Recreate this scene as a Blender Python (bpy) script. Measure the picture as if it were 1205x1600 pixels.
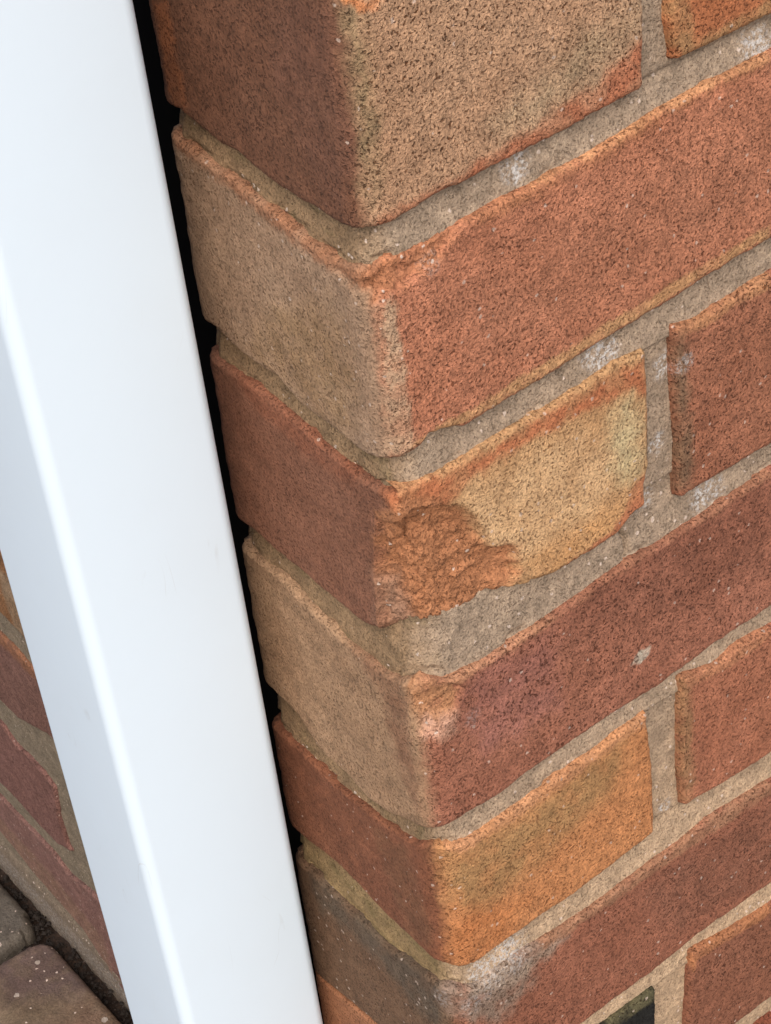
import bpy, math, random
import numpy as np
random.seed(7)
scene = bpy.context.scene
for o in list(bpy.data.objects):
    bpy.data.objects.remove(o)

# ------------------------------------------------------------------ camera
from mathutils import Matrix, Vector
cam_d = bpy.data.cameras.new("camera")
cam = bpy.data.objects.new("camera", cam_d)
scene.collection.objects.link(cam)
RIGHT = Vector((0.7832768730, -0.6150335392, -0.0906150421))
DOWN = Vector((-0.4402451465, -0.4458489352, -0.7793605956))
FWD = Vector((0.4389322853, 0.6503479628, -0.6199886904))
M = Matrix.Identity(4)
for i in range(3):
    M[i][0] = RIGHT[i]; M[i][1] = -DOWN[i]; M[i][2] = -FWD[i]
M[0][3], M[1][3], M[2][3] = -0.2735285, -0.399575, 0.2161771
cam.matrix_world = M
cam_d.sensor_fit = 'VERTICAL'
cam_d.sensor_height = 24.0
cam_d.lens = 50.627
cam_d.clip_start = 0.01
cam_d.clip_end = 2000
scene.camera = cam
# ------------------------------------------------------------------ sky, sun, exposure
SUN_DIR = Vector((-0.47, -0.68, 0.92)).normalized()      # towards the sun
elev = math.asin(SUN_DIR.z)
azim = math.atan2(SUN_DIR.x, SUN_DIR.y)                 # from +Y, clockwise
world = bpy.data.worlds.new("World"); scene.world = world
world.use_nodes = True
wn = world.node_tree; wn.nodes.clear()
wo = wn.nodes.new("ShaderNodeOutputWorld"); bg = wn.nodes.new("ShaderNodeBackground")
sk = wn.nodes.new("ShaderNodeTexSky"); sk.sky_type = 'NISHITA'; sk.sun_disc = False
sk.sun_elevation = elev; sk.sun_rotation = azim
sk.air_density = 1.0; sk.dust_density = 4.0; sk.ozone_density = 1.0
bg.inputs[1].default_value = 0.15
hs = wn.nodes.new("ShaderNodeHueSaturation"); hs.inputs["Saturation"].default_value = 0.75   # overcast
wn.links.new(sk.outputs[0], hs.inputs["Color"]); wn.links.new(hs.outputs[0], bg.inputs[0]); wn.links.new(bg.outputs[0], wo.inputs[0])
sun_d = bpy.data.lights.new("sun", 'SUN'); sun_d.energy = 0.5; sun_d.angle = math.radians(60)
sun_d.color = (1.0, 0.98, 0.95)
sun = bpy.data.objects.new("sun", sun_d); scene.collection.objects.link(sun)
sun.rotation_euler = (-SUN_DIR).to_track_quat('-Z', 'Y').to_euler()
sun.location = SUN_DIR * 20
vs = scene.view_settings
vs.view_transform = 'Standard'; vs.look = 'None'; vs.gamma = 1.0; vs.exposure = 0.74
vs.use_curve_mapping = False

# ------------------------------------------------------------------ measured outlines: (distance along the wall, height) in mm;
# along the wall: negative = left face, positive = right face, 0 = corner
BR={'c1': {'L': (114, 79, 60),
        'R': (175, 138, 110),
        'bot': [(-85.5, -70.8), (-77.7, -72.2), (-68.8, -73.9), (-57.2, -73.7), (-44.9, -76.3), (-30.2, -77.0), (-20.5, -76.4), (-11.4, -77.5), (-3.3, -75.9), (4.7, -75.6), (12.8, -75.2), (18.1, -74.4), (27.8, -73.7), (33.3, -74.1), (60.9, -73.4), (71.7, -73.3), (85.5, -72.0), (95.6, -72.1)],
        'chip': [('R', [(-5.4, -5.3), (13.3, -12.1), (10.9, -15.3), (5.1, -14.8), (-0.4, -11.1)], 1.5)],
        'cr': (0.35, 1.0),
        'pat': [('L', [(-90.2, -37.3), (-82.4, -34.9), (-81.9, -65.8), (-87.3, -73.9), (-90.8, -65.0)], (152, 98, 66), 3), ('L', [(-25.5, -17.0), (-0.1, -9.0), (0.5, -52.5), (-14.0, -73.4), (-23.2, -61.6), (-35.5, -38.0)], (118, 83, 66), 10), ('R', [(-0.4, -8.8), (4.8, -10.7), (7.3, -37.5), (5.6, -64.3), (0.5, -67.8), (0.4, -43.7)], (138, 116, 89), 7),
                ('R', [(100.6, -54.0), (100.2, -74.3), (1.6, -76.4), (4.6, -72.5), (28.0, -71.1), (50.5, -68.3), (74.9, -64.3), (88.0, -61.6)], (169, 108, 80), 4.0), ('R', [(-4.7, -7.2), (13.1, -13.7), (10.9, -15.3), (5.0, -15.1), (-0.4, -11.1)], (192, 126, 84), 1.5), ('R', [(74.6, -47.0), (98.0, -44.5), (97.7, -53.8), (73.9, -61.9), (50.8, -65.2), (46.6, -60.6)], (165, 139, 112), 12)],
        'rc': 10,
        's1': [(99.5, -61.0), (100.3, -47.2)],
        'top': [(-95, -9), (0, -9.5), (110, -9)]},
 'c1b': {'L': (160, 102, 72),
         'R': (167, 105, 71),
         'bot': [(113.8, -68.5), (122.6, -68.6), (149.0, -68.0)],
         'chip': [],
         'cr': (0.5, 0.8),
         'pat': [('R', [(109.8, -48.8), (115.9, -51.0), (118.3, -63.5), (129.6, -64.8), (148.8, -62.0), (149.0, -69.0), (113.8, -69.3), (109.2, -60.1)], (160, 120, 84), 3)],
         'rc': 6,
         's0': [(109.3, -56.6), (109.8, -49.7), (111.1, -65.5)],
         's1c': 0.327,
         'top': [(100, -9), (340, -9)]},
 'c2': {'L': (164, 137, 113),
        'R': (172, 114, 88),
        'bot': [(-85.1, -145.4), (-79.6, -146.8), (-67.5, -148.7), (-60.4, -148.0), (-55.0, -147.4), (-50.0, -150.1), (-43.7, -152.2), (-30.8, -152.3), (-20.8, -153.7), (-12.1, -153.9), (-3.7, -151.6), (6.3, -151.7), (11.3, -150.7), (13.6, -147.2), (20.7, -148.7), (28.3, -151.8), (35.6, -150.8), (54.1, -149.8), (72.2, -148.8), (85.0, -148.0), (108.2, -146.9), (122.7, -145.7), (140.0, -144.8),
                (151.2, -144.6)],
        'chip': [('R', [(-3.9, -78.4), (17.9, -84.3), (33.4, -85.2), (26.2, -90.0), (23.6, -93.9), (12.3, -95.8), (3.3, -98.6), (-3.5, -100.5), (-6.2, -88.1)], 2.6), ('L', [(-28.1, -87.1), (1.1, -82.6), (-1.9, -102.1), (-10.8, -95.9), (-17.6, -93.8)], 1.5)],
        'cr': (0.35, 0.9),
        'pat': [('L', [(-94.3, -77.5), (-70.6, -80.9), (-36.8, -84.7), (-9.2, -86.1), (0.8, -84.7), (-0.9, -95.5), (-17.6, -93.8), (-40.7, -90.9), (-72.0, -86.6), (-96.0, -83.8)], (158, 114, 86), 3), ('L', [(-49.9, -119.9), (-19.4, -103.9), (-11.8, -128.0), (-22.0, -153.4), (-49.0, -146.5), (-71.4, -143.6)], (156, 128, 98), 12),
                ('R', [(-3.0, -79.7), (17.1, -83.9), (49.5, -82.3), (97.1, -80.0), (149.2, -77.1), (149.4, -83.4), (122.1, -82.5), (105.7, -84.1), (90.1, -86.7), (72.6, -87.5), (49.1, -88.1), (33.2, -87.1), (26.2, -90.0), (23.6, -93.9), (12.4, -94.8), (3.5, -96.7), (-2.3, -100.0), (-4.2, -89.1)], (170, 115, 84), 4),
                ('R', [(54.1, -83.2), (97.1, -80.0), (149.3, -77.6), (149.4, -82.5), (121.6, -81.1), (105.7, -82.1), (90.1, -84.3), (72.8, -84.7), (58.6, -85.5)], (194, 141, 102), 1.6), ('R', [(1.2, -101.7), (6.0, -97.9), (7.8, -117.5), (8.1, -134.9), (8.5, -153.1), (-2.5, -148.3), (0.5, -122.3)], (172, 141, 116), 2.5),
                ('R', [(20.3, -104.7), (149.9, -100.3), (150.8, -131.4), (34.1, -130.6)], (167, 112, 87), 16), ('R', [(6.8, -147.6), (30.1, -149.8), (85.1, -146.6), (151.1, -142.9), (151.0, -138.3), (85.3, -141.7), (35.3, -145.6), (16.3, -145.9)], (183, 139, 100), 1.5)],
        'rc': 9.5,
        's1c': 0.215,
        'top': [(-95.1, -80.3), (-87.1, -81.6), (-71.1, -83.2), (-53.2, -84.7), (-37.3, -87.6), (-25.5, -89.3), (-15.9, -90.2), (-10.0, -89.2), (-5.2, -87.5), (7.9, -86.5), (16.9, -86.0), (26.6, -86.2), (36.1, -85.2), (48.4, -84.8), (62.1, -84.8), (75.2, -84.3), (90.2, -83.1), (105.7, -80.9), (121.6, -80.3), (149.3, -80.0)]},
 'c3': {'L': (134, 93, 73),
        'R': (179, 139, 100),
        'bot': [(-81.0, -223.7), (-70.9, -225.0), (-59.2, -224.7), (-39.6, -226.0), (-25.8, -226.6), (-20.3, -224.6), (-16, -223.0), (-12.4, -221.8), (-6.2, -220.0), (-0.6, -219.1), (4.4, -218.3), (10.8, -218.8), (17.7, -221.0), (26.8, -221.9), (32.2, -219.2), (40.9, -221.0), (53.6, -225.5), (62.7, -224.9), (73.9, -224.8), (84.7, -224.2), (91.8, -219.3)],
        'chip': [('M', [(-17.0, -226.0), (-15.0, -196.0), (-11.0, -176.0), (6.0, -170.0), (16.0, -174.0), (24.0, -178.0), (29.0, -187.0), (33.0, -199.0), (42.0, -204.0), (44.0, -214.0), (30.0, -232.0), (-17.0, -240.0)], 5.4), ('R', [(-3.4, -155.7), (16.9, -163.5), (10.0, -172.6), (4.4, -169.4), (-6.3, -161.0)], 1.2),
                 ('R', [(34.8, -215.5), (57.9, -224.1), (66.0, -224.9), (52.3, -228.7), (39.4, -223.5)], 2.0)],
        'cr': (0.25, 0.6),
        'pat': [('L', [(-86.2, -155.4), (-67.6, -155.1), (-35.8, -159.4), (-17.2, -161.3), (-21.6, -169.7), (-40.8, -170.6), (-69.8, -166.5)], (138, 90, 68), 4),
                ('R', [(-3.9, -160.1), (14.5, -163.3), (48.0, -163.1), (86.7, -161.4), (98.8, -163.2), (98.7, -196.8), (98.0, -176.7), (92.2, -171.3), (68.7, -168.7), (43.3, -168.4), (28.4, -169.8), (15.7, -175.8), (3.7, -176.1), (-8.7, -162.0)], (172, 108, 75), 4),
                ('R', [(28.1, -173.2), (68.4, -175.7), (83.7, -188.8), (88.5, -206.6), (66.3, -217.3), (40.0, -214.8), (25.7, -201.2), (17.6, -181.7)], (199, 162, 123), 12), ('R', [(45.4, -212.8), (66.7, -209.7), (83.0, -208.6), (89.7, -215.0), (79.8, -222.4), (57.9, -224.1)], (190, 143, 98), 14),
                ('R', [(81.5, -175.4), (90.8, -173.0), (94.6, -184.7), (95.6, -200.2), (89.9, -206.1), (83.2, -203.6), (82.3, -188.1)], (185, 164, 127), 7), ('R', [(97.4, -205.0), (98.2, -222.4), (82.4, -226.6), (52.4, -227.4), (57.9, -224.1), (79.8, -221.1), (86.9, -216.0), (89.9, -208.6)], (178, 114, 82), 2),
                ('M', [(-16.0, -228.0), (-14.5, -196.0), (-11.0, -172.0), (4.0, -164.0), (16.0, -172.0), (24.0, -180.0), (29.0, -189.0), (33.0, -199.0), (42.0, -204.0), (44.0, -216.0), (20.0, -232.0)], (160, 109, 77), 4), ('M', [(-16.0, -200.0), (-8.0, -200.0), (0.0, -222.0), (4.0, -230.0), (-16.0, -232.0)], (152, 116, 95), 10)],
        'rc': 'chipped',
        's1': [(96.8, -210.1), (98.6, -203.6), (98.8, -164.6), (98.9, -184.7)],
        'top': [(-86.9, -158.2), (-68.2, -157.8), (-53.2, -159.2), (-36.3, -162.0), (-22.5, -163.5), (-13.8, -164.6), (-8.5, -163.8), (3.4, -161.6), (11.1, -161.9), (19.4, -162.5), (35.7, -161.5), (48.1, -160.8), (60.9, -161.1), (71.7, -160.1), (86.8, -158.1), (93.3, -159.3)]},
 'c3b': {'L': (134, 90, 69),
         'R': (152, 100, 77),
         'bot': [(115.6, -225.0), (127.8, -225.1), (146.5, -225.1), (153.5, -225.4)],
         'chip': [],
         'cr': (0.5, 0.9),
         'pat': [('R', [(110.2, -155.3), (122.2, -157.5), (151.5, -156.0), (151.7, -162.0), (134.4, -161.5), (121.6, -162.5), (111.8, -162.0)], (172, 123, 89), 1.8), ('R', [(109.7, -158.6), (115.3, -161.3), (117.9, -222.8), (111.3, -221.8)], (125, 96, 75), 4)],
         'rc': 6,
         's0': [(109.6, -160.9), (110.0, -176.2), (111.6, -219.3), (111.7, -202.0)],
         's1c': 0.33,
         'top': [(110.2, -156.7), (121.6, -159.2), (134.3, -157.9), (151.5, -156.9)]},
 'c4': {'L': (164, 134, 106),
        'R': (153, 101, 81),
        'bot': [(-84.7, -298.5), (-74.0, -300.0), (-61.7, -309.7), (-46.7, -310.1), (-36.8, -313.2), (-25.0, -311.5), (-12.4, -305.1), (-7.5, -304.1), (3.6, -301.7), (12.7, -302.9), (26.9, -303.8), (41.9, -301.9), (56.2, -301.6), (73.1, -300.7), (93.0, -301.2), (109.4, -300.7), (128.6, -299.0), (155.6, -298.8)],
        'chip': [('R', [(-11.4, -224.6), (18.0, -246.3), (14.6, -255.1), (7.8, -257.6), (4.9, -261.2), (-2.6, -258.9), (-6.1, -244.1)], 2.6)],
        'cr': (0.2, 0.8),
        'pat': [('L', [(-36.7, -240.1), (-10.2, -238.8), (-4.8, -246.0), (-5.1, -297.9), (-16.4, -282.7), (-18.7, -252.9)], (143, 108, 84), 7), ('R', [(-4.6, -230.3), (9.7, -238.2), (27.6, -240.8), (90.8, -235.5), (153.7, -233.0), (153.8, -238.6), (112.3, -240.6), (90.7, -240.6), (66.2, -242.8), (44.6, -244.2), (24.7, -244.6), (11.5, -246.2), (-2.8, -236.8)], (172, 125, 96), 1.6),
                ('R', [(-8.2, -229.2), (16.6, -246.8), (14.6, -255.1), (8.0, -256.3), (5.0, -259.9), (0.0, -257.9), (-4.1, -248.2)], (165, 119, 87), 3), ('R', [(-0.8, -253.2), (14.6, -255.1), (13.9, -263.0), (7.2, -264.2), (-0.2, -260.5)], (185, 144, 123), 4), ('R', [(51.7, -237.8), (93.4, -235.6), (153.8, -237.2), (154.9, -277.4), (107.3, -271.9), (64.4, -256.6)], (134, 87, 69), 12),
                ('R', [(21.9, -246.1), (53.9, -247.3), (57.6, -280.8), (24.3, -281.6), (15.6, -258.6)], (149, 99, 86), 10), ('R', [(87.8, -282.9), (92.3, -278.5), (97.6, -279.8), (96.9, -283.5), (92.2, -284.6)], (183, 173, 158), 0.8)],
        'rc': 8,
        's1c': 0.216,
        'top': [(-85.2, -235.8), (-71.7, -235.9), (-54.6, -238.7), (-38.0, -241.8), (-23.0, -242.0), (-12.2, -241.5), (0.6, -235.5), (9.4, -240.8), (21.2, -241.6), (27.1, -243.2), (44.8, -241.8), (66.3, -240.4), (90.7, -238.2), (103.9, -239.1), (112.3, -238.2), (125.8, -238.0), (153.8, -236.3)]},
 'c5': {'L': (127, 83, 61),
        'R': (184, 126, 84),
        'bot': [(-81.0, -370.0), (-64.4, -367.3), (-48.5, -368.6), (-33.7, -371.4), (-18.4, -371.1), (-9.6, -371.9), (-4.0, -372.4), (3.8, -373.9), (9.1, -376.2), (18.7, -375.6), (37.1, -375.6), (56.2, -375.5), (75.5, -374.6), (93.9, -373.0)],
        'chip': [],
        'cr': (0.2, 0.6),
        'pat': [('L', [(-36.6, -325.7), (-14.9, -321.0), (-6.3, -362.6), (-21.8, -372.8), (-29.3, -348.9)], (125, 87, 64), 5), ('R', [(-0.0, -310.6), (21.3, -318.7), (61.5, -316.6), (85.4, -314.5), (78.7, -335.0), (48.2, -345.1), (18.6, -351.9), (2.7, -339.5)], (161, 123, 84), 14),
                ('R', [(-2.4, -307.3), (9.4, -312.4), (33.0, -312.4), (61.8, -310.6), (93.1, -308.9), (95.1, -314.8), (61.5, -317.2), (32.5, -319.2), (8.8, -318.7)], (183, 132, 96), 2), ('R', [(7.7, -346.6), (38.4, -360.7), (28.7, -373.3), (5.4, -371.5), (0.4, -364.0)], (183, 119, 75), 12)],
        'rc': 12,
        's1': [(95.9, -318.5), (97.7, -336.8), (98.0, -355.3), (98.2, -365.4)],
        'top': [(-82.3, -318.7), (-74.4, -319.3), (-56.3, -321.5), (-40.8, -320.0), (-26.0, -318.9), (-11.0, -314.8), (-3.4, -310.9), (9.2, -314.1), (19.6, -315.6), (32.3, -314.4), (47.7, -314.0), (61.8, -312.4), (70.3, -312.8), (87.6, -310.4), (91.6, -310.6)]},
 'c5b': {'L': (151, 98, 75),
         'R': (160, 104, 80),
         'bot': [(118.1, -370.3), (136.0, -372.5), (157.7, -373.4)],
         'chip': [],
         'cr': (0.4, 0.8),
         'pat': [('R', [(110.0, -300.2), (116.1, -304.7), (117.5, -369.2), (110.7, -366.0)], (149, 110, 80), 4), ('R', [(111.8, -301.3), (128.6, -306.6), (155.8, -306.3), (155.9, -312.5), (128.7, -313.7), (114.5, -310.7)], (172, 119, 89), 1.8)],
         'rc': 6,
         's0': [(111.4, -353.2), (111.6, -326.6), (111.8, -307.4), (112.6, -364.0)],
         's1c': 0.33,
         'top': [(115.5, -305.9), (128.6, -309.4), (141.6, -307.2), (155.8, -308.8)]},
 'c6': {'L': (113, 88, 68),
        'R': (144, 93, 73),
        'bot': [(-84.6, -453.9), (-72.6, -452.2), (-56.5, -448.9), (59.1, -449.2), (78.5, -449.2), (98.0, -449.4), (118.0, -446.6), (159.8, -447.9)],
        'chip': [],
        'cr': (0.25, 0.7),
        'pat': [('L', [(-85.7, -388.5), (-53.7, -386.5), (-23.4, -384.6), (-5.1, -382.0), (-7.9, -405.9), (-19.9, -413.5), (-41.1, -404.0), (-64.2, -402.6), (-80.9, -406.0)], (100, 87, 73), 10), ('R', [(-6.1, -372.2), (10.0, -385.6), (27.7, -386.3), (39.2, -395.7), (35.4, -406.8), (19.5, -415.2), (-5.3, -393.7)], (136, 114, 100), 9),
                ('R', [(4.7, -379.5), (28.0, -383.0), (48.9, -386.0), (54.6, -395.8), (26.8, -399.6), (9.4, -392.2)], (154, 134, 118), 5), ('R', [(39.9, -385.0), (88.1, -385.9), (158.0, -386.0), (158.3, -394.9), (89.6, -393.3), (42.4, -393.0)], (156, 114, 89), 2.2), ('R', [(89.5, -396.7), (158.4, -398.5), (159.7, -443.2), (105.4, -434.6)], (134, 89, 71), 10)],
        'rc': 10,
        's1c': 0.216,
        'top': [(-82.8, -388.3), (-72.9, -388.9), (-55.0, -389.7), (-39.6, -391.2), (-26.9, -388.8), (-12.6, -384.6), (7.7, -385.4), (11.5, -389.0), (26.5, -387.0), (42.7, -388.3), (67.1, -389.9), (88.1, -388.6), (108.5, -388.0), (129.1, -385.8), (158.1, -388.8)]},
 'c7': {'L': (156, 108, 78),
        'R': (34, 33, 31),
        'bot': [(-95, -525), (110, -525)],
        'chip': [],
        'cr': (0.3, 0.9),
        'pat': [('R', [(68.1, -453.1), (83.7, -454.8), (98.3, -455.4), (98.1, -466.9), (83.4, -465.4), (71.0, -463.4)], (91, 85, 62), 1.5)],
        'rc': 6,
        's1': [(96.8, -480.8), (97.1, -462.9)],
        'top': [(-83.1, -454.8), (-72.7, -453.2), (-56.7, -449.8), (72.5, -459.9), (83.6, -459.7), (96.5, -460.1)]},
 'c7b': {'L': (133, 87, 66),
         'R': (136, 89, 69),
         'bot': [(145.2, -520.8), (161.9, -521.1)],
         'chip': [],
         'cr': (0.4, 0.7),
         'pat': [('R', [(112.1, -447.5), (122.5, -454.0), (160.1, -458.0), (160.3, -465.9), (137.1, -463.0), (119.3, -461.1), (117.2, -467.2)], (169, 114, 80), 1.5)],
         'rc': 6,
         's0': [(113.9, -495.6), (116.2, -459.7)],
         's1c': 0.33,
         'top': [(119.3, -455.7), (137.0, -458.7), (160.2, -461.2)]}}
HB={'h6': {'L': (151, 116, 86), 'bot': [(-353.5, -436.8), (-335.8, -437.5), (-328.1, -440.5)], 'top': [(-440, -386), (-240, -386)]},
 'h7': {'L': (129, 94, 82), 'bot': [(-385.2, -515.4), (-367.2, -515.3), (-333.4, -502.6)], 'top': [(-360.6, -454.4), (-348.5, -454.7), (-337.3, -456.7)]},
 'h8': {'L': (131, 94, 84), 'bot': [(-419.6, -600.6), (-402.1, -599.6), (-379.4, -601.6), (-359.4, -600.5), (-342.7, -592.9)], 's1': [(-348.1, -572.4), (-346.1, -589.8), (-343.8, -548.1), (-342.7, -592.9)], 'top': [(-393.8, -536.8), (-379.9, -542.8), (-354.1, -542.2), (-343.8, -548.1)]},
 'h9': {'L': (134, 99, 89), 'bot': [(-441.8, -655.7), (-428.5, -658.2), (-402.4, -663.1), (-356.1, -665.8), (-326.4, -684.2)], 'top': [(-425.6, -615.6), (-404.9, -615.6), (-371.1, -614.7), (-356.8, -620.5), (-328.9, -613.2)]}}
SALT=[(54.4, -78.4), (146.6, -77.8), (80.9, -154.3), (86.1, -154.5), (106.2, -367.1), (27.7, -386.3), (125.2, -232.2), (131.1, -232.8), (109.2, -171.5), (105.3, -200.4), (99.3, -220.4), (134.8, -293.3), (15.8, -387.0), (87.3, -300.5)]

CRACK = [(87.2, -224.2), (89.3, -227.4), (90.6, -231.4), (90.5, -236.1), (89.1, -237.6), (90.4, -236.1), (90.5, -231.4), (89.2, -227.4)]
GZ = -0.700       # soil level
# ------------------------------------------------------------------ numpy helpers
def _hash(ix, iy, seed):
    h = (ix.astype(np.int64) * 374761393 + iy.astype(np.int64) * 668265263 + seed * 974634777) & 0xffffffff
    h = ((h ^ (h >> 13)) * 1274126177) & 0xffffffff
    h = ((h ^ (h >> 16)) * 2246822519) & 0xffffffff
    return (h ^ (h >> 15)) / 4294967295.0
def noise(x, y, seed=0):
    ix = np.floor(x); iy = np.floor(y); fx = x - ix; fy = y - iy
    def g(dx, dy):
        a = _hash(ix + dx, iy + dy, seed) * 2 * np.pi
        return np.cos(a) * (fx - dx) + np.sin(a) * (fy - dy)
    u = fx * fx * fx * (fx * (fx * 6 - 15) + 10); v = fy * fy * fy * (fy * (fy * 6 - 15) + 10)
    return 1.5 * ((g(0, 0) * (1 - u) + g(1, 0) * u) * (1 - v) + (g(0, 1) * (1 - u) + g(1, 1) * u) * v)
def fbm(x, y, seed=0, octv=4):
    t = 0; a = 1.0; n = 0
    for k in range(octv):
        t = t + a * noise(x * 2 ** k, y * 2 ** k, seed + 17 * k); n += a; a *= .5
    return t / n
def facets(x, y, seed):
    ix = np.floor(x); iy = np.floor(y); best = np.full(x.shape, 9e9); sec = np.full(x.shape, 9e9); val = np.zeros(x.shape)
    for a in (-1, 0, 1):
        for b_ in (-1, 0, 1):
            cx, cy = ix + a, iy + b_
            jx = cx + _hash(cx, cy, seed); jy = cy + _hash(cx, cy, seed + 1)
            d = np.hypot(x - jx, y - jy)
            v = (_hash(cx, cy, seed + 2) - .5) * 1.6 + (x - jx) * (_hash(cx, cy, seed + 3) - .5) * 1.2 + (y - jy) * (_hash(cx, cy, seed + 4) - .7) * 1.4
            nb = d < best
            sec = np.where(nb, best, np.minimum(sec, d)); val = np.where(nb, v, val); best = np.where(nb, d, best)
    return val, sec - best
def sdist(px, py, poly):
    d = np.full(px.shape, 1e9); inside = np.zeros(px.shape, bool)
    n = len(poly)
    for i in range(n):
        x0, y0 = poly[i]; x1, y1 = poly[(i + 1) % n]
        ex, ey = x1 - x0, y1 - y0
        t = np.clip(((px - x0) * ex + (py - y0) * ey) / (ex * ex + ey * ey + 1e-9), 0, 1)
        d = np.minimum(d, np.hypot(px - x0 - t * ex, py - y0 - t * ey))
        if y0 != y1:
            c = ((y0 > py) != (y1 > py)) & (px < ex * (py - y0) / ey + x0)
            inside ^= c
    return np.where(inside, -d, d)
def lin(c):
    c = np.asarray(c, float) / 255
    return np.where(c < .04045, c / 12.92, ((c + .055) / 1.055) ** 2.4)
def sstep(a, b, x):
    t = np.clip((x - a) / (b - a), 0, 1); return t * t * (3 - 2 * t)
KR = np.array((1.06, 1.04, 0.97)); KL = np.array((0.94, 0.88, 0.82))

def link(o, parent=None, loc=None):
    scene.collection.objects.link(o)
    if parent is not None: o.parent = parent
    if loc is not None: o.location = loc
    return o
def tag(o, label=None, cat=None, group=None, kind=None):
    for k, v in (("label", label), ("category", cat), ("group", group), ("kind", kind)):
        if v: o[k] = v
    return o
def empty(name, loc):
    o = bpy.data.objects.new(name, None); o.empty_display_size = .05
    return link(o, None, loc)
def grid_object(name, P, col, fx, mat, parent, origin, smooth=True):
    """P: (n,m,3) world positions -> one grid mesh"""
    n, m, _ = P.shape
    V = (P - np.asarray(origin)).reshape(-1, 3)
    idx = np.arange(n * m).reshape(n, m)
    F = np.stack([idx[:-1, :-1], idx[1:, :-1], idx[1:, 1:], idx[:-1, 1:]], -1).reshape(-1, 4)
    me = bpy.data.meshes.new(name)
    me.vertices.add(len(V)); me.vertices.foreach_set("co", V.astype(np.float32).ravel())
    me.loops.add(F.size); me.loops.foreach_set("vertex_index", F.astype(np.int32).ravel())
    me.polygons.add(len(F))
    me.polygons.foreach_set("loop_start", np.arange(0, F.size, 4, dtype=np.int32))
    me.polygons.foreach_set("use_smooth", np.full(len(F), smooth))
    for nm, A in (("Col", col), ("Fx", fx)):
        if A is None: continue
        at = me.color_attributes.new(nm, 'FLOAT_COLOR', 'POINT')
        C4 = np.ones((n * m, 4), np.float32); C4[:, :A.shape[-1]] = A.reshape(n * m, -1)
        at.data.foreach_set("color", C4.ravel())
    me.update(); me.validate()
    me.materials.append(mat)
    o = bpy.data.objects.new(name, me)
    return link(o, parent)

# ------------------------------------------------------------------ materials
def new_mat(name):
    m = bpy.data.materials.new(name); m.use_nodes = True
    nt = m.node_tree; nt.nodes.clear()
    out = nt.nodes.new("ShaderNodeOutputMaterial"); b = nt.nodes.new("ShaderNodeBsdfPrincipled")
    nt.links.new(b.outputs[0], out.inputs[0])
    return m, nt, b
class N:
    def __init__(s, nt): s.nt = nt
    def node(s, t, **k):
        n = s.nt.nodes.new(t)
        for a, v in k.items(): setattr(n, a, v)
        return n
    def l(s, a, b): s.nt.links.new(a, b)
    def setin(s, n, i, v):
        if isinstance(v, bpy.types.NodeSocket): s.l(v, n.inputs[i])
        else: n.inputs[i].default_value = v
    def math(s, op, a, b=0.0, c=0.0, clamp=False):
        n = s.node("ShaderNodeMath", operation=op, use_clamp=clamp)
        s.setin(n, 0, a); s.setin(n, 1, b); s.setin(n, 2, c); return n.outputs[0]
    def rng(s, v, a, b, c=0., d=1.):
        n = s.node("ShaderNodeMapRange"); n.clamp = True
        s.setin(n, 0, v); s.setin(n, 1, a); s.setin(n, 2, b); s.setin(n, 3, c); s.setin(n, 4, d); return n.outputs[0]
    def noise(s, vec, scale, detail=2., rough=.5, dist=0.):
        n = s.node("ShaderNodeTexNoise"); s.l(vec, n.inputs["Vector"])
        n.inputs["Scale"].default_value = scale; n.inputs["Detail"].default_value = detail
        n.inputs["Roughness"].default_value = rough; n.inputs["Distortion"].default_value = dist
        return n.outputs["Fac"]
    def voro(s, vec, scale):
        n = s.node("ShaderNodeTexVoronoi"); s.l(vec, n.inputs["Vector"]); n.inputs["Scale"].default_value = scale
        return n.outputs["Distance"], n.outputs["Color"]
    def mix(s, fac, a, b, blend='MIX'):
        n = s.node("ShaderNodeMix", data_type='RGBA', blend_type=blend)
        s.setin(n, 0, fac)
        for i, v in ((6, a), (7, b)):
            if isinstance(v, bpy.types.NodeSocket): s.l(v, n.inputs[i])
            else: n.inputs[i].default_value = (*v, 1)
        return n.outputs[2]
    def grey(s, v):
        n = s.node("ShaderNodeCombineColor")
        for i in range(3): s.l(v, n.inputs[i])
        return n.outputs[0]
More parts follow.
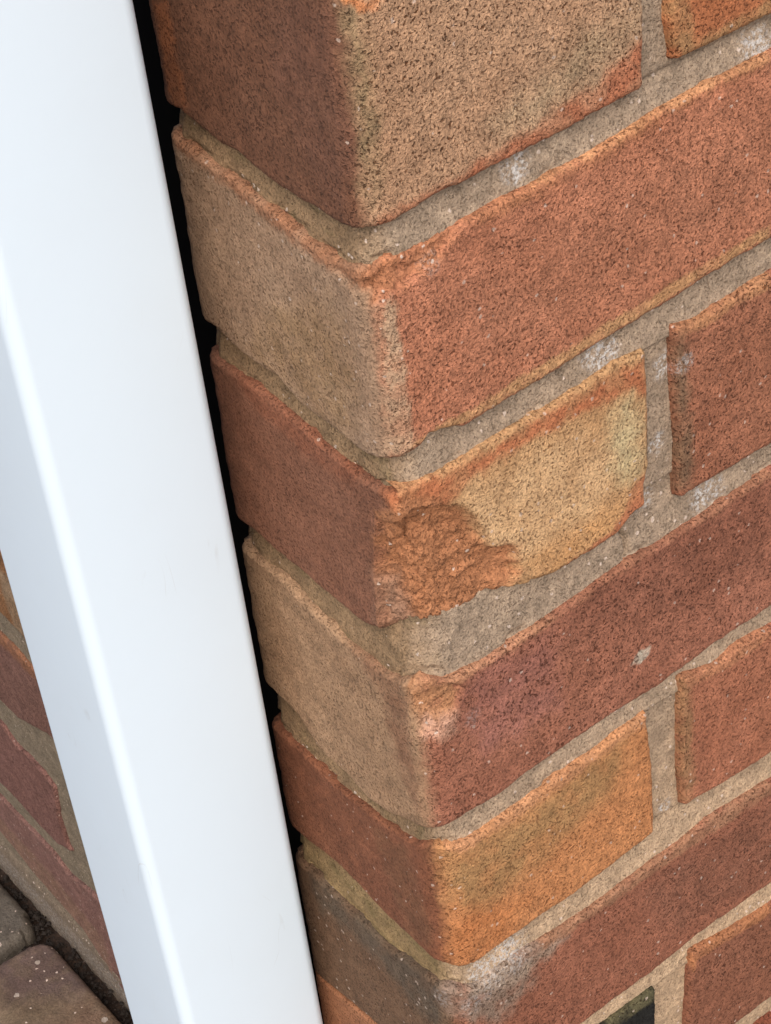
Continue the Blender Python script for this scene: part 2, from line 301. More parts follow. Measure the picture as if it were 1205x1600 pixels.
def masonry(name, grain=700., pit_dark=.98, white=.9, bump=1.0, crease=1.0, rough=.9, agg=0., grit=.94):
    m, nt, b = new_mat(name); q = N(nt)
    tc = q.node("ShaderNodeTexCoord"); oi = q.node("ShaderNodeObjectInfo")
    va = q.node("ShaderNodeVectorMath", operation='MULTIPLY_ADD')
    cb = q.node("ShaderNodeCombineXYZ")
    for i in range(3): q.l(oi.outputs["Random"], cb.inputs[i])
    q.l(cb.outputs[0], va.inputs[0]); va.inputs[1].default_value = (3, 5, 7); q.l(tc.outputs["Object"], va.inputs[2])
    v = va.outputs[0]
    col = q.node("ShaderNodeAttribute", attribute_name="Col").outputs["Color"]
    fxn = q.node("ShaderNodeAttribute", attribute_name="Fx")
    sp = q.node("ShaderNodeSeparateColor"); q.l(fxn.outputs["Color"], sp.inputs[0])
    fcr, fsalt, fwh = sp.outputs[0], sp.outputs[1], sp.outputs[2]
    g1 = q.noise(v, grain * 1.5, 3., .65)
    g2 = q.noise(v, grain * .28, 2.)
    mul = q.math('MULTIPLY', q.rng(g1, .25, .75, .66, 1.38), q.rng(g2, .3, .7, .84, 1.14))
    c = q.mix(1.0, col, q.grey(mul), 'MULTIPLY')
    # dark pits: dirt and shade put into the colour, bump sunk to match
    d1 = q.noise(v, grain * 1.4, 2., .55, .5)
    dm = q.math('MULTIPLY', q.math('MULTIPLY', q.rng(d1, .578, .645), q.rng(q.noise(v, 45., 3.), .3, .65, .45, 1.)), q.math('MULTIPLY', q.rng(fcr, 0., .9, .45, 1.), q.math('MULTIPLY', q.rng(oi.outputs['Random'], 0., 1., .85, 1.08), pit_dark)))
    c = q.mix(dm, c, q.mix(1.0, c, (.30, .20, .13), 'MULTIPLY'))
    # pale grit
    wv = q.node("ShaderNodeVectorMath", operation='MULTIPLY_ADD')
    wn_ = q.node("ShaderNodeTexNoise"); q.l(v, wn_.inputs["Vector"]); wn_.inputs["Scale"].default_value = 900.
    q.l(wn_.outputs["Color"], wv.inputs[0]); wv.inputs[1].default_value = (.0014,) * 3; q.l(v, wv.inputs[2])
    vd, vc = q.voro(wv.outputs[0], 430.)
    svc = q.node("ShaderNodeSeparateColor"); q.l(vc, svc.inputs[0])
    on = q.math('GREATER_THAN', svc.outputs[0], grit)
    wm = q.math('MULTIPLY', q.math('MULTIPLY', q.rng(vd, .22, .30, 1., 0.), on), q.math('MULTIPLY', fwh, white))
    c = q.mix(wm, c, (.66, .52, .42))
    if agg:
        ad, ac = q.voro(wv.outputs[0], 150.)
        sa = q.node("ShaderNodeSeparateColor"); q.l(ac, sa.inputs[0])
        thr = q.rng(sa.outputs[1], 0., 1., .08, .30)
        am = q.math('MULTIPLY', q.math('LESS_THAN', ad, thr), q.math('GREATER_THAN', sa.outputs[0], 1 - agg))
        c = q.mix(am, c, (.38, .31, .25))
    # salt bloom
    sb = q.math('MULTIPLY', fsalt, q.rng(q.noise(v, 700., 4., .75), .46, .60), clamp=True)
    c = q.mix(sb, c, (.58, .54, .50))
    q.l(c, b.inputs["Base Color"])
    # creases
    w = q.noise(v, 620., 2., .5, .6)
    cre = q.rng(q.math('ABSOLUTE', q.math('SUBTRACT', w, .5)), 0., .05)
    cre = q.math('MULTIPLY', q.math('SUBTRACT', cre, 1.), q.math('MULTIPLY', fcr, crease * .30))
    h = q.math('ADD', q.math('MULTIPLY', g1, .8), cre)
    h = q.math('ADD', h, q.math('MULTIPLY', q.noise(v, grain * 2.2, 2.), .35))
    h = q.math('SUBTRACT', h, q.math('MULTIPLY', dm, 1.5))
    bp = q.node("ShaderNodeBump"); bp.inputs["Strength"].default_value = min(1., bump); bp.inputs["Distance"].default_value = .0008
    q.l(h, bp.inputs["Height"]); q.l(bp.outputs[0], b.inputs["Normal"])
    b.inputs["Roughness"].default_value = rough
    b.inputs["Specular IOR Level"].default_value = .25
    return m
MAT_BRICK = masonry("fired_brick")
MAT_MORTAR = masonry("sand_mortar", grain=800., pit_dark=.6, grit=.88, white=1., bump=1., crease=.15, rough=.92)
MAT_PAVER = masonry("concrete_paver", grain=520., pit_dark=.35, white=1., bump=.8, crease=.2, rough=.85, agg=.10)
MAT_SOIL = masonry("damp_soil", grain=260., pit_dark=.5, white=.3, bump=1., crease=.3, rough=.95)

def upvc():
    m, nt, b = new_mat("white_plastic"); q = N(nt)
    tc = q.node("ShaderNodeTexCoord"); v = tc.outputs["Object"]
    n1 = q.noise(v, 22., 4., .6); n2 = q.noise(v, 160., 3., .6)
    c = q.mix(q.math('MULTIPLY', q.rng(n1, .45, .75), .10), (.695, .795, .865), (.63, .68, .70))
    # a few fly specks and scuffs
    vd, vc = q.voro(v, 42.)
    s = q.node("ShaderNodeSeparateColor"); q.l(vc, s.inputs[0])
    sp = q.math('MULTIPLY', q.rng(vd, .022, .04, 1., 0.), q.math('GREATER_THAN', s.outputs[1], .62))
    c = q.mix(q.math('MULTIPLY', sp, .55), c, (.28, .25, .22))
    mp = q.node("ShaderNodeMapping"); q.l(v, mp.inputs[0]); mp.inputs["Scale"].default_value = (60, 60, 14); mp.inputs["Rotation"].default_value = (.5, .3, .2)
    wv = q.noise(mp.outputs[0], 1., 2., .5, .6)
    sc = q.math('MULTIPLY', q.rng(q.math('ABSOLUTE', q.math('SUBTRACT', wv, .5)), 0., .006, 1., 0.), q.rng(n1, .56, .66))
    c = q.mix(q.math('MULTIPLY', sc, .3), c, (.4, .4, .38))
    q.l(c, b.inputs["Base Color"])
    q.l(q.rng(n2, .3, .7, .46, .56), b.inputs["Roughness"])
    b.inputs["Specular IOR Level"].default_value = .22
    bp = q.node("ShaderNodeBump"); bp.inputs["Strength"].default_value = .12; bp.inputs["Distance"].default_value = .0004
    q.l(n2, bp.inputs["Height"]); q.l(bp.outputs[0], b.inputs["Normal"])
    return m
MAT_PIPE = upvc()
def plain(name, c, r=.9):
    m, nt, b = new_mat(name); q = N(nt)
    tc = q.node("ShaderNodeTexCoord")
    q.l(q.mix(q.noise(tc.outputs["Object"], 300., 3.), tuple(x * .6 for x in c), tuple(x * 1.4 for x in c)), b.inputs["Base Color"])
    b.inputs["Roughness"].default_value = r
    b.inputs["Specular IOR Level"].default_value = .05
    return m

# ------------------------------------------------------------------ wall surfaces: (s, z, h) in mm -> metres
def map_corner(s, z, h, rc):
    """s<0 runs back along the left face, s>0 along the right face, rounded corner of radius rc"""
    th = np.clip((s / rc + 1) / 2, 0, 1) * np.pi / 2
    rr = np.maximum(rc + h, .2)
    x = np.where(s <= -rc, -h, np.where(s >= rc, s, rc - rr * np.cos(th)))
    y = np.where(s <= -rc, -s, np.where(s >= rc, -h, rc - rr * np.sin(th)))
    return np.stack([x, y, z], -1) * 1e-3
HX = 10.0
def map_house(s, z, h, rc):
    return np.stack([HX - h, -s, z], -1) * 1e-3
def map_ground(s, z, h, rc):
    return np.stack([s, z, h - 688.0], -1) * 1e-3

def smooth_line(pts, x):
    p = np.array(pts, float)
    y = np.interp(x, p[:, 0], p[:, 1])
    k = 0
    for d in (-1.2, -.6, .6, 1.2): k = k + np.interp(x + d, p[:, 0], p[:, 1])
    w = y * 0
    for d in (-7.5, -5, -2.5, 0, 2.5, 5, 7.5): w = w + np.interp(x + d, p[:, 0], p[:, 1]) / 7
    near = sstep(15, 8, np.abs(x))
    return (y + k) / 5 * (1 - near) + w * near
def brick(name, parent, mapf, top, bot, s0, s1, L, R, seed, res=.75, fine_to=196., rc=6., cr=(.4, .8), pat=(), chip=(),
          r=2.4, rt=1.4, amp=1.0, mat=None, white=.6, kl=None, kr=None, depth=9., salt=(), r0=1., plan=0.):
    """s0, s1 either numbers (mm) or lists of (s, z)"""
    a0 = s0 if not isinstance(s0, list) else np.mean([p[0] for p in s0])
    a1 = s1 if not isinstance(s1, list) else np.mean([p[0] for p in s1])
    fe = min(a1, fine_to)
    if fe > a0 + 2:
        g = np.linspace(a0, fe, max(3, int((fe - a0) / res)))
        if a1 > fe + .1: g = np.concatenate([g, np.linspace(fe, a1, max(2, int((a1 - fe) / 5)))[1:]])
    else: g = np.linspace(a0, a1, max(3, int((a1 - a0) / 5)))
    hgt = abs(np.mean([p[1] for p in top]) - np.mean([p[1] for p in bot]))
    nz = max(6, int(hgt / res))
    t = np.linspace(0, 1, nz)
    Sg, T = np.meshgrid(g, t, indexing='ij')
    zt = smooth_line(top, Sg) + .4 * fbm(Sg / 7., Sg * 0 + 3.3, seed + 1, 4) + .2 * noise(Sg / 1.9, Sg * 0 + .5, seed + 1)
    zb = smooth_line(bot, Sg) + .55 * fbm(Sg / 7., Sg * 0 + 7.7, seed + 2, 4) + .25 * noise(Sg / 1.9, Sg * 0 + .5, seed + 2)
    Z = zb + (zt - zb) * T
    off = np.zeros_like(Sg)
    def ends(lst, z):
        p = np.array(sorted(lst, key=lambda q: q[1]), float); return np.interp(z, p[:, 1], p[:, 0])
    u = (Sg - a0) / (a1 - a0)
    e0 = (ends(s0, Z) - a0) if isinstance(s0, list) else 0
    e1 = (ends(s1, Z) - a1) if isinstance(s1, list) else 0
    e0 = e0 + .5 * fbm(Z / 6., Z * 0 + 1.1, seed + 3, 3); e1 = e1 + .5 * fbm(Z / 6., Z * 0 + 5.1, seed + 4, 3)
    w0 = np.exp(-(Sg - a0) / 12.); w1 = np.exp(-(a1 - Sg) / 12.)
    Sx = Sg + e0 * w0 + e1 * w1
    # distance to the edges -> worn, rounded arrises
    wob = .6 * fbm(Sx / 9., Z / 9., seed + 5, 3)
    rr = np.clip(r + wob, .9, None)
    rtp = np.clip(rt + wob, .7, None)
    dx = np.minimum(Sg - a0, a1 - Sg)
    dtop, dbot = zt - Z, Z - zb
    useb = dbot < dtop
    dz = np.where(useb, dbot, dtop); rz = np.where(useb, rr, rtp)
    rx = np.where(Sg - a0 < a1 - Sg, rr * r0, rr)
    qx = np.clip(1 - dx / rx, 0, None); qz = np.clip(1 - dz / rz, 0, None)
    q = np.hypot(qx, qz)
    dpx = np.where(Sg - a0 < a1 - Sg, rr * (1 + .5 * (r0 - 1)), rr)
    h = -np.where(qz > qx, rz, dpx) * (1 - np.sqrt(np.clip(1 - np.minimum(q, 1) ** 2, 0, 1))) - np.clip(q - 1, 0, None) * 6.
    cre = np.where(Sx < 0, cr[0], cr[1]) + 0 * Sx
    h = h + amp * (.45 * fbm(Sx / 28., Z / 28., seed + 6, 3) + (.10 + .12 * cre) * fbm(Sx / 4., Z / 4., seed + 7, 3)
                   + (.05 + .13 * cre) * fbm(Sx / 1.7, Z / 1.7, seed + 8, 2))
    if plan:
        pw = plan * (1 + .5 * noise(Sx / 30., Z / 30., seed + 30))
        dd = np.where((dx < pw) & (dz < pw), pw - np.hypot(pw - dx, pw - dz), 9.)
        h = np.where(dd < r, h - r * (1 - np.clip(dd / r, 0, 1)) ** 2 - 14 * np.clip(-dd, 0, 1), h)
    rough_chip = np.zeros_like(Sx)
    for _, pl, dep in chip:
        d = sdist(Sx + 1.0 * fbm(Sx / 4., Z / 4., seed + 9, 3), Z + 1.0 * fbm(Sx / 4., Z / 4., seed + 10, 3), pl)
        k = sstep(.3, -.8, d); k2 = sstep(0, -9., d)
        wx = fbm(Sx / 5., Z / 5., seed + 21, 4); wy = fbm(Sx / 5., Z / 5., seed + 24, 4)
        f1, e1_ = facets(Sx / 8. + .6 * wx, Z / 4.6 + .6 * wy, seed + 11); f2, e2_ = facets(Sx / 3.1 + .5 * wy, Z / 2.0 + .5 * wx, seed + 12)
        lay = .9 * f1 + .35 * f2 - .5 * np.exp(-(e1_ / .05) ** 2) * (noise(Sx / 5., Z / 5., seed + 25) > 0)
        h = h - dep * (k * .5 + .5 * k2) + k * (.95 * lay + .2 * fbm(Sx / 1.6, Z / 1.3, seed + 13, 2)) * min(1.3, .4 + dep * .22)
        rough_chip = np.maximum(rough_chip, k)
    # colour
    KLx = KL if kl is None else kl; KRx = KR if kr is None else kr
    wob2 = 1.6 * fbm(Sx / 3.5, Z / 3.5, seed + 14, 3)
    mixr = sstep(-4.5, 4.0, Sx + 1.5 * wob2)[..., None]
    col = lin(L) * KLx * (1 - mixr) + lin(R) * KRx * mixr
    col = col * np.ones(Sx.shape + (1,))
    for f, pl, cc, soft in pat:
        nx = fbm(Sx / 7., Z / 7., seed + 15, 4); ny = fbm(Sx / 7., Z / 7., seed + 16, 4)
        amp2 = min(5., 1.0 + soft * .5)
        d = sdist(Sx + amp2 * nx, Z + amp2 * ny, pl) + .7 * fbm(Sx / 1.5, Z / 1.5, seed + 17, 2) * min(2, soft)
        k = (sstep(soft * .6, -soft * .6, d) * (1. if f == 'M' else .6 + .4 * sstep(-.35, .15, fbm(Sx / 9., Z / 9., seed + 23, 4))))[..., None]
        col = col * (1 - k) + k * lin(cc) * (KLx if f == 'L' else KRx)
    v1 = fbm(Sx / 22., Z / 22., seed + 18, 4)[..., None]; v2 = fbm(Sx / 6., Z / 6., seed + 19, 3)[..., None]
    col = col * (1 + .22 * v1 * np.array((.8, 1., 1.15)) + .16 * v2)
    col = np.clip(col, .006, .9)
    sl = np.zeros_like(Sx)
    for sx, sz, rad, st in salt:
        sl = np.maximum(sl, st * sstep(rad, rad * .2, np.hypot(Sx - sx, Z - sz) + 2 * fbm(Sx / 4, Z / 4, seed + 20, 3)))
    fx = np.stack([cre * (1 - .8 * rough_chip), sl, np.clip(white + .5 * rough_chip, 0, 1)], -1)
    # skirt into the wall
    pad = lambda A: np.pad(A, ((1, 1), (1, 1)) + ((0, 0),) * (A.ndim - 2), mode='edge')
    Sp, Zp, hp = pad(Sx), pad(Z), pad(h)
    hp[0, :] = hp[-1, :] = -depth; hp[:, 0] = hp[:, -1] = -depth
    P = mapf(Sp, Zp, hp, rc(Zp) if callable(rc) else rc)
    return grid_object(name, P, pad(col), pad(fx), mat or MAT_BRICK, parent, parent.location, True)

# ------------------------------------------------------------------ the corner wall
RED = [(150, 85, 63), (142, 80, 64), (124, 70, 52), (160, 92, 60), (168, 126, 90), (132, 80, 67), (180, 116, 70)]
wall = empty("corner_wall", (0, 0, GZ))
tag(wall, "weathered red and buff brick wall corner with chipped edges and recessed mortar", "brick wall", kind="thing")
order = ['c1', 'c2', 'c3', 'c4', 'c5', 'c6', 'c7']
CLEFT = -97.5
for i, k in enumerate(['c1', 'c1b', 'c2', 'c3', 'c3b', 'c4', 'c5', 'c5b', 'c6', 'c7', 'c7b']):
    d = BR[k]
    s0 = d.get('s0', CLEFT); s1 = d.get('s1', None) or d['s1c'] * 1000
    salt = {'c6': [(30, -389, 9, .6), (18, -391, 9, .5), (8, -395, 8, .45), (-6, -391, 7, .35)], 'c4': [(20, -262, 5, .3)], 'c2': [(20, -93, 5, .3)],
            'c3b': [(114, -172, 5, .8)]}.get(k, [])
    rc = d['rc'] if d['rc'] != 'chipped' else (lambda z: 3.0 + 13.0 * sstep(-165, -205, z))
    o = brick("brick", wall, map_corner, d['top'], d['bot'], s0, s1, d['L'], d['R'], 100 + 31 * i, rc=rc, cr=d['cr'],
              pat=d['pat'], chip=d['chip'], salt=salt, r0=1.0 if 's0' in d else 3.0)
    if k == 'c3': o['label'] = 'buff brick with a broken orange corner'
    if k == 'c7': o['label'] = 'brick with a black glazed end'
# courses outside the measured area, plainer
def course_z(k): return -75.0 * (k - 1) - 10, -75.0 * k
rnd = random.Random(3)
for k in range(-4, 10):
    zt, zb = course_z(k)
    if k == 1: zt, zb = -9, -70
    seq = []
    if k < 1 or k > 7:
        seq.append((CLEFT, 102.5 if k % 2 else 215.0))
        x = (112.5 if k % 2 else 225.0)
    else:
        x = {1: 337., 3: 340., 5: 340., 7: 340.}.get(k, 225.)
    while x < 900:
        seq.append((x, x + 215)); x += 225
    for a, b in seq:
        c = rnd.choice(RED); c2 = rnd.choice(RED)
        vis = (k in (0,) and a < 130)
        brick("brick", wall, map_corner, [(a, zt), (b, zt)], [(a, zb), (b, zb)], a, b, c2 if a < 0 else c, c, 1000 + int(a) + 997 * (k + 6),
              res=2.5, fine_to=1e4, amp=.8)

# mortar sheet behind the bricks
def nonuni(*segs):
    out = []
    for a, b, st in segs: out.append(np.linspace(a, b, max(2, int(round((b - a) / st))), endpoint=False))
    return np.concatenate(out + [[segs[-1][1]]])
gs = nonuni((CLEFT, 170, .8), (170, 215, 3), (215, 900, 12))
gz = nonuni((-712, -500, 6), (-500, -20, .8), (-20, 366, 8))
Sg, Zg = np.meshgrid(gs, gz, indexing='ij')
h = -3.7 + .45 * fbm(Sg / 14., Zg / 14., 5, 3) + .35 * fbm(Sg / 4., Zg / 3., 6, 3) + .22 * fbm(Sg / 1.5, Zg / 1.5, 7, 2)
nearest = np.full(Sg.shape, 99.)
for a, b in zip(order[:-1], order[1:]):
    zm = (smooth_line(BR[a]['bot'], Sg) + smooth_line(BR[b]['top'], Sg)) / 2
    hw = np.maximum(3., (smooth_line(BR[a]['bot'], Sg) - smooth_line(BR[b]['top'], Sg)) / 2)
    u = (Zg - zm) / hw
    uc = np.clip(u, -1, 1)
    h += np.where(np.abs(u) < 1.35, .0 - 1.25 * uc, 0)
    ck = sstep(.05, .35, noise(Sg / 16., Zg * 0 + int(a[1]) * 3.7, 300)) * sstep(30, -8, Sg) + .6 * sstep(.2, .45, noise(Sg / 12., Zg * 0 + int(a[1]) * 5.1, 301))
    h -= 2.0 * np.clip(ck, 0, 1) * np.exp(-((u + .93 + .12 * noise(Sg / 5., Zg * 0, 302)) / .10) ** 2)
for k in ('c1', 'c1b', 'c2', 'c3', 'c3b', 'c4', 'c5', 'c5b', 'c6', 'c7', 'c7b'):
    d = BR[k]
    e0 = np.mean([p[0] for p in d['s0']]) if 's0' in d else -999
    e1 = np.mean([p[0] for p in d['s1']]) if 's1' in d else d['s1c'] * 1000
    ins = np.minimum(np.minimum(smooth_line(d['top'], Sg) - Zg, Zg - smooth_line(d['bot'], Sg)), np.minimum(Sg - e0, e1 - Sg))
    h -= 7. * sstep(1.6, 3.2, ins)
h -= 6.0 * np.exp(-(np.abs(sdist(Sg, Zg, CRACK)) / .6) ** 2)
h -= 3.2 * sstep(CLEFT + 7, CLEFT + 1, Sg)
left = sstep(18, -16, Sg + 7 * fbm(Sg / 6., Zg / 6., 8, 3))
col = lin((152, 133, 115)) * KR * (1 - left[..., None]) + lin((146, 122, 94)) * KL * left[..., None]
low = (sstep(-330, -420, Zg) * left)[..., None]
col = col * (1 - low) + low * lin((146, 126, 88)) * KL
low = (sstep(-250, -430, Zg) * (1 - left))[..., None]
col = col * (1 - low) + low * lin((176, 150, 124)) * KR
col = col * (1 + .30 * fbm(Sg / 16., Zg / 10., 9, 4)[..., None] + .22 * fbm(Sg / 4., Zg / 4., 10, 3)[..., None])
moss = (sstep(.15, .45, fbm(Sg / 18., Zg / 8., 12, 4)) * left * .35)[..., None]
col = col * (1 - moss) + moss * lin((104, 98, 62)) * KL
col = np.clip(col, .01, .9)
sl = np.zeros_like(Sg)
for n, (sx, sz) in enumerate(SALT):
    rad = (7, 9, 8, 5, 5, 13, 9, 6, 7, 5, 6, 7, 11, 5)[n % 14]
    sl = np.maximum(sl, sstep(rad, rad * .25, np.hypot(Sg - sx, Zg - sz) + 2.5 * fbm(Sg / 4., Zg / 4., 40 + n, 3)))
fx = np.stack([.4 + 0 * Sg, np.clip(sl, 0, 1), .8 + 0 * Sg], -1)
pad1 = lambda A: np.pad(A, ((1, 0),) + ((0, 0),) * (A.ndim - 1), mode='edge')
hp = pad1(h); hp[0] = -100
grid_object("mortar", map_corner(pad1(Sg), pad1(Zg), hp, 12.0 + 8.0 * sstep(-160, -200, pad1(Zg)) * sstep(-232, -220, pad1(Zg)) + 5.0 * sstep(-245, -238, pad1(Zg)) * sstep(-218, -228, pad1(Zg))), pad1(col), pad1(fx), MAT_MORTAR, wall, wall.location)

# ------------------------------------------------------------------ the wall going on behind the downpipe
house = empty("house_wall", (HX / 1000, .150, GZ))
tag(house, "brown brick wall behind the downpipe, standing on the dark paving joint", "brick wall", kind="thing")
HR = -150.0
def flat(p, a, b): return [(a, p[0][1])] + list(p) + [(b, p[-1][1])]
KH = np.array((0.82, 0.80, 0.78))
for k in range(-4, 10):
    zt, zb = course_z(k)
    if k == 9: zb = -668
    x = HR - (0 if k % 2 else 112.5)
    segs = []
    if k % 2 == 0: segs.append((HR - 102.5, HR))
    if k == 8: segs = [(-318., HR)]; x = -345.
    if k == 9: segs = [(-250., HR)]; x = -260.
    if k == 7: segs = [(-252., HR)]; x = -262.
    if k == 6: segs = [(-230., HR)]; x = -240.
    while x > -1500: segs.append((x - 215, x)); x -= 225
    for a, b in segs:
        key = 'h%d' % k
        c = rnd.choice(RED[:4] + RED[5:6]); top = [(a, zt), (b, zt)]; bot = [(a, zb), (b, zb)]
        fine = False; s1 = b; pat = []
        if key in HB and a < -330 < b + 30 and b > -470:
            top, bot, c, fine = HB[key]['top'], HB[key]['bot'], HB[key]['L'], True
            if 's1' in HB[key]: s1 = HB[key]['s1']
            if key == 'h7': pat = [('L', [(-370, -448), (-300, -448), (-300, -466), (-340, -463), (-370, -461)], (150, 104, 76), 3.)]
            if key == 'h6': pat = [('L', [(-400, -386), (-330, -386), (-330, -445), (-400, -445)], (146, 104, 68), 6.), ('L', [(-345, -400), (-320, -400), (-320, -440), (-340, -436)], (158, 132, 104), 4.)]
            if key == 'h9': pat = [('L', [(-440, -640), (-380, -640), (-330, -650), (-330, -690), (-440, -670)], (142, 110, 92), 6.)]
        brick("brick", house, map_house, top, bot, a, s1, c, c, 5000 + int(-a) + 311 * (k + 6), res=.9 if fine else 3., fine_to=1e4,
              cr=(.2, .2), pat=pat, amp=.7 if fine else .8, kl=KH, kr=KH, white=.35)
gs = nonuni((-1500, -470, 12), (-470, -280, 1.0), (-280, HR, 4))
gz = nonuni((-712, -700, 3), (-700, -420, 1.0), (-420, 366, 8))
Sg, Zg = np.meshgrid(gs, gz, indexing='ij')
h = -2.0 + .5 * fbm(Sg / 14., Zg / 14., 65, 3) + .3 * fbm(Sg / 4., Zg / 3., 66, 3) + .2 * fbm(Sg / 1.6, Zg / 1.6, 67, 2)
h += 2.2 * sstep(-666, -676, Zg)
col = lin((138, 124, 104)) * KH * (1 + .25 * fbm(Sg / 20., Zg / 12., 69, 4)[..., None] + .2 * fbm(Sg / 4., Zg / 4., 70, 3)[..., None])
k = (sstep(-662, -674, Zg + 2 * fbm(Sg / 8., Zg / 8., 71, 3)))[..., None]
col = np.clip(col * (1 - k) + k * lin((132, 116, 98)) * KH, .01, .9)
fx = np.stack([.3 + 0 * Sg, .25 * sstep(-676, -682, Zg), .6 + 0 * Sg], -1)
padr = lambda A: np.pad(A, ((0, 1),) + ((0, 0),) * (A.ndim - 1), mode='edge')
hp = padr(h); hp[-1] = -100
grid_object("mortar", map_house(padr(Sg), padr(Zg), hp, 6.0), padr(col), padr(fx), MAT_MORTAR, house, house.location)
# near-black strip added to stand in for shade in the gap between the walls
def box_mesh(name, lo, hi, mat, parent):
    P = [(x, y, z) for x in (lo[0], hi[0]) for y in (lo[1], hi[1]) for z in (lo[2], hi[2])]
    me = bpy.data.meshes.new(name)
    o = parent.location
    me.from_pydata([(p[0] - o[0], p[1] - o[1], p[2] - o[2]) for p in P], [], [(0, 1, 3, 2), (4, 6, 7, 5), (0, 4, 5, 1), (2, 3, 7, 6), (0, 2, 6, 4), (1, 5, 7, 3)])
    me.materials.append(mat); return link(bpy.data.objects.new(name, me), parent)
box_mesh("gap_shade", (.009, .0978, GZ - .01), (.03, .1495, .36), plain("gap_shade_black", (.003, .003, .003)), house)

# ------------------------------------------------------------------ downpipe: square section, rounded corners, slightly off plumb
def downpipe():
    w, d, rad, wallt = 58.6, 54.8, 4.8, 2.2
    def ring(ins):
        pts = []
        r_ = max(.8, rad - ins)
        for cx, cy, a0 in ((w - rad, d - rad, 0), (rad, d - rad, 90), (rad, rad, 180), (w - rad, rad, 270)):
            for j in range(9):
                a = math.radians(a0 + 90 * j / 8)
                pts.append((cx + r_ * math.cos(a), cy + r_ * math.sin(a)))
        return pts
    zs = np.linspace(-690, 900, 60)
    outer, inner = ring(0), ring(wallt); n = len(outer)
    V, F = [], []
    xr, y0, tx, ty = -11.6, 73.0, -.02803, -.03261
    for ring_ in (outer, inner):
        for z in zs:
            ox = xr - w + tx * (z + 250); oy = y0 + ty * (z + 250)
            bow = .25 * math.sin(z / 130.)
            for (px, py) in ring_: V.append(((ox + px) * 1e-3, (oy + py + bow) * 1e-3, z * 1e-3))
    m = len(zs); base = n * m
    for j in range(m - 1):
        for i in range(n):
            i2 = (i + 1) % n
            F.append((j * n + i, j * n + i2, (j + 1) * n + i2, (j + 1) * n + i))
            F.append((base + j * n + i2, base + j * n + i, base + (j + 1) * n + i, base + (j + 1) * n + i2))
    for j in (0, m - 1):
        for i in range(n):
            i2 = (i + 1) % n; q_ = (j * n + i2, j * n + i, base + j * n + i, base + j * n + i2)
            F.append(q_ if j == 0 else q_[::-1])
    me = bpy.data.meshes.new("downpipe")
    o0 = ((xr - w / 2) / 1000 + .012, (y0 + d / 2) / 1000 + .014, GZ)
    me.from_pydata([(v[0] - o0[0], v[1] - o0[1], v[2] - o0[2]) for v in V], [], F)
    me.polygons.foreach_set("use_smooth", [True] * len(F))
    me.materials.append(MAT_PIPE)
    o = link(bpy.data.objects.new("downpipe", me), None, o0)
    tag(o, "white plastic square downpipe standing just clear of the brick corner", "downpipe")
downpipe()

# ------------------------------------------------------------------ ground and paving
gx = nonuni((-60000, -2000, 8000), (-2000, -80, 120), (-80, 40, 1.6), (40, 2000, 120), (2000, 60000, 8000))
gy = nonuni((-60000, -1500, 8000), (-1500, 270, 120), (270, 470, 1.6), (470, 2000, 120), (2000, 60000, 8000))
X, Y = np.meshgrid(gx, gy, indexing='ij')
near = ((np.abs(X + 20) < 70) & (np.abs(Y - 370) < 110))
h = -12. + near * (4.0 * fbm(X / 16., Y / 16., 80, 4) + 2. * fbm(X / 4., Y / 4., 81, 3))
col = lin((52, 40, 32)) * (1 + .5 * fbm(X / 12., Y / 12., 82, 4)[..., None] * near[..., None]) * np.ones(X.shape + (1,))
fx = np.stack([.5 + 0 * X, 0 * X, .5 + 0 * X], -1)
soil = grid_object("ground", map_ground(X, Y, h, 6), np.clip(col, .004, 1), fx, MAT_SOIL, None, (0, 0, 0))
tag(soil, "dark damp soil filling the joint between paving and wall", kind="structure")
paving = soil
KP = np.array((1., 1., 1.))
class _P: location = (0, 0, 0)
def paver(x0, x1, y0, y1, c, seed, res, pat=(), r=4., white=.9, plan=0.):
    o = brick("paver", paving, map_ground, [(x0, y1), (x1, y1)], [(x0, y0), (x1, y0)], x0, x1, c, c, seed, res=res, fine_to=1e4,
              cr=(.35, .35), pat=pat, r=r, rt=r, amp=2.2, mat=MAT_PAVER, white=white, kl=KP, kr=KP, depth=40., plan=plan)
    return o
prnd = random.Random(9)
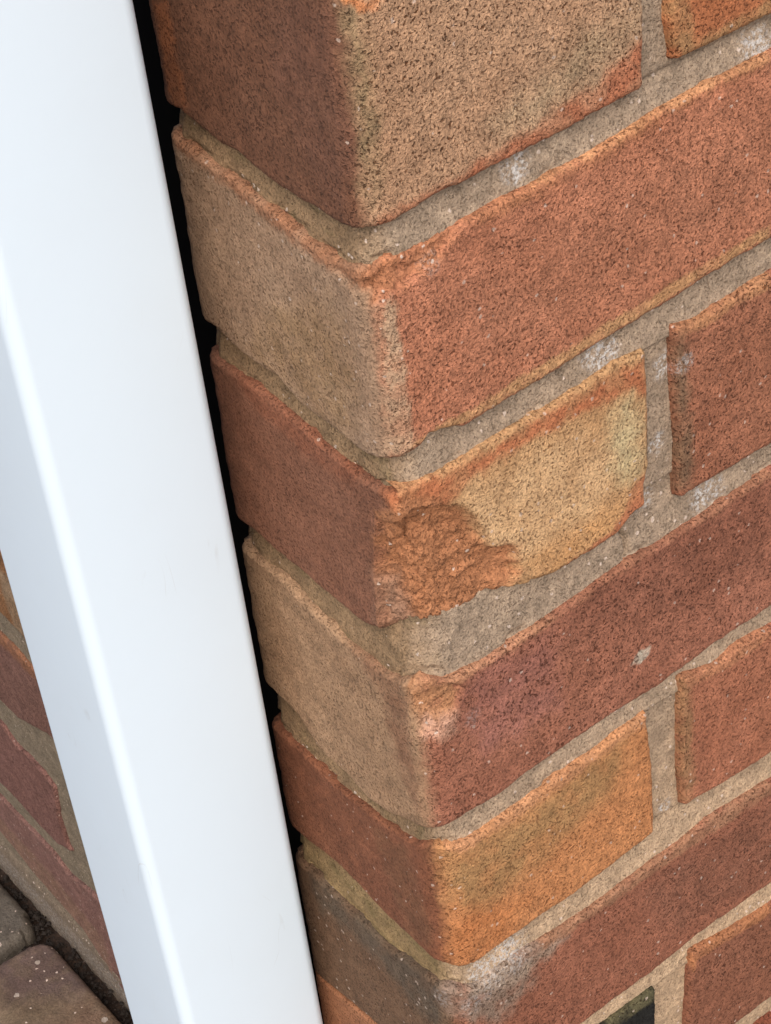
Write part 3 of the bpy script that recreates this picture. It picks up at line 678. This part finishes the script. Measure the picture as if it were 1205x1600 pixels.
PC = [(98, 74, 62), (86, 78, 70), (108, 78, 64), (92, 70, 60), (100, 88, 76)]
# the two pavers in view, then the field around them
y_edge = 393.0
j = 0
for row in range(-22, 12):
    y0 = y_edge + 104.0 * row + 3
    for coln in range(-6, 6):
        x1 = -1.5 + 204 * (coln + 1); x0 = x1 - 200
        if x1 > 20 and y0 + 101 > -8: continue       # the walls stand there
        j += 1
        if coln == -1 and row in (-1, 0):
            if row == -1: paver(x0, 0., y0 - 8, y0 + 97, (110, 93, 74), 900, .8, plan=11., pat=[('L', [(-60, 300), (0, 300), (0, 335), (-60, 330)], (116, 92, 74), 24), ('L', [(-40, 360), (5, 330), (5, 395), (-40, 395)], (96, 78, 70), 16)], r=5.)
            else: paver(x0, 2., y0 + 0, y0 + 96, (92, 84, 74), 901, .8, plan=13., r=6.)
        else:
            paver(x0, x1, y0, y0 + 100, prnd.choice(PC), 1200 + j, 12., r=4.)
# loose grit in the dark joint
def grit():
    rg = random.Random(4); V, F = [], []
    for _ in range(420):
        cx = rg.uniform(-14, 8); cy = rg.uniform(285, 450)
        if cx < 0 and not (388 < cy < 400): cx = rg.uniform(0, 9)
        rad = rg.choice((.5, .7, .9, 1.3, 1.9)); cz = -698 + rg.uniform(-.5, 2.5)
        b0 = len(V)
        for (a, b, c) in ((1, 0, 0), (-1, 0, 0), (0, 1, 0), (0, -1, 0), (0, 0, 1), (0, 0, -1)):
            k = rad * rg.uniform(.6, 1.3)
            V.append(((cx + a * k) * 1e-3, (cy + b * k) * 1e-3, (cz + c * k * .8) * 1e-3))
        for f in ((0, 2, 4), (2, 1, 4), (1, 3, 4), (3, 0, 4), (2, 0, 5), (1, 2, 5), (3, 1, 5), (0, 3, 5)): F.append(tuple(b0 + i for i in f))
    me = bpy.data.meshes.new("grit"); me.from_pydata(V, [], F)
    me.materials.append(plain("grit_stone", (.03, .024, .02)))
    o = link(bpy.data.objects.new("grit", me)); tag(o, "dark loose grit lying in the joint at the wall foot", "grit", kind="stuff")
grit()
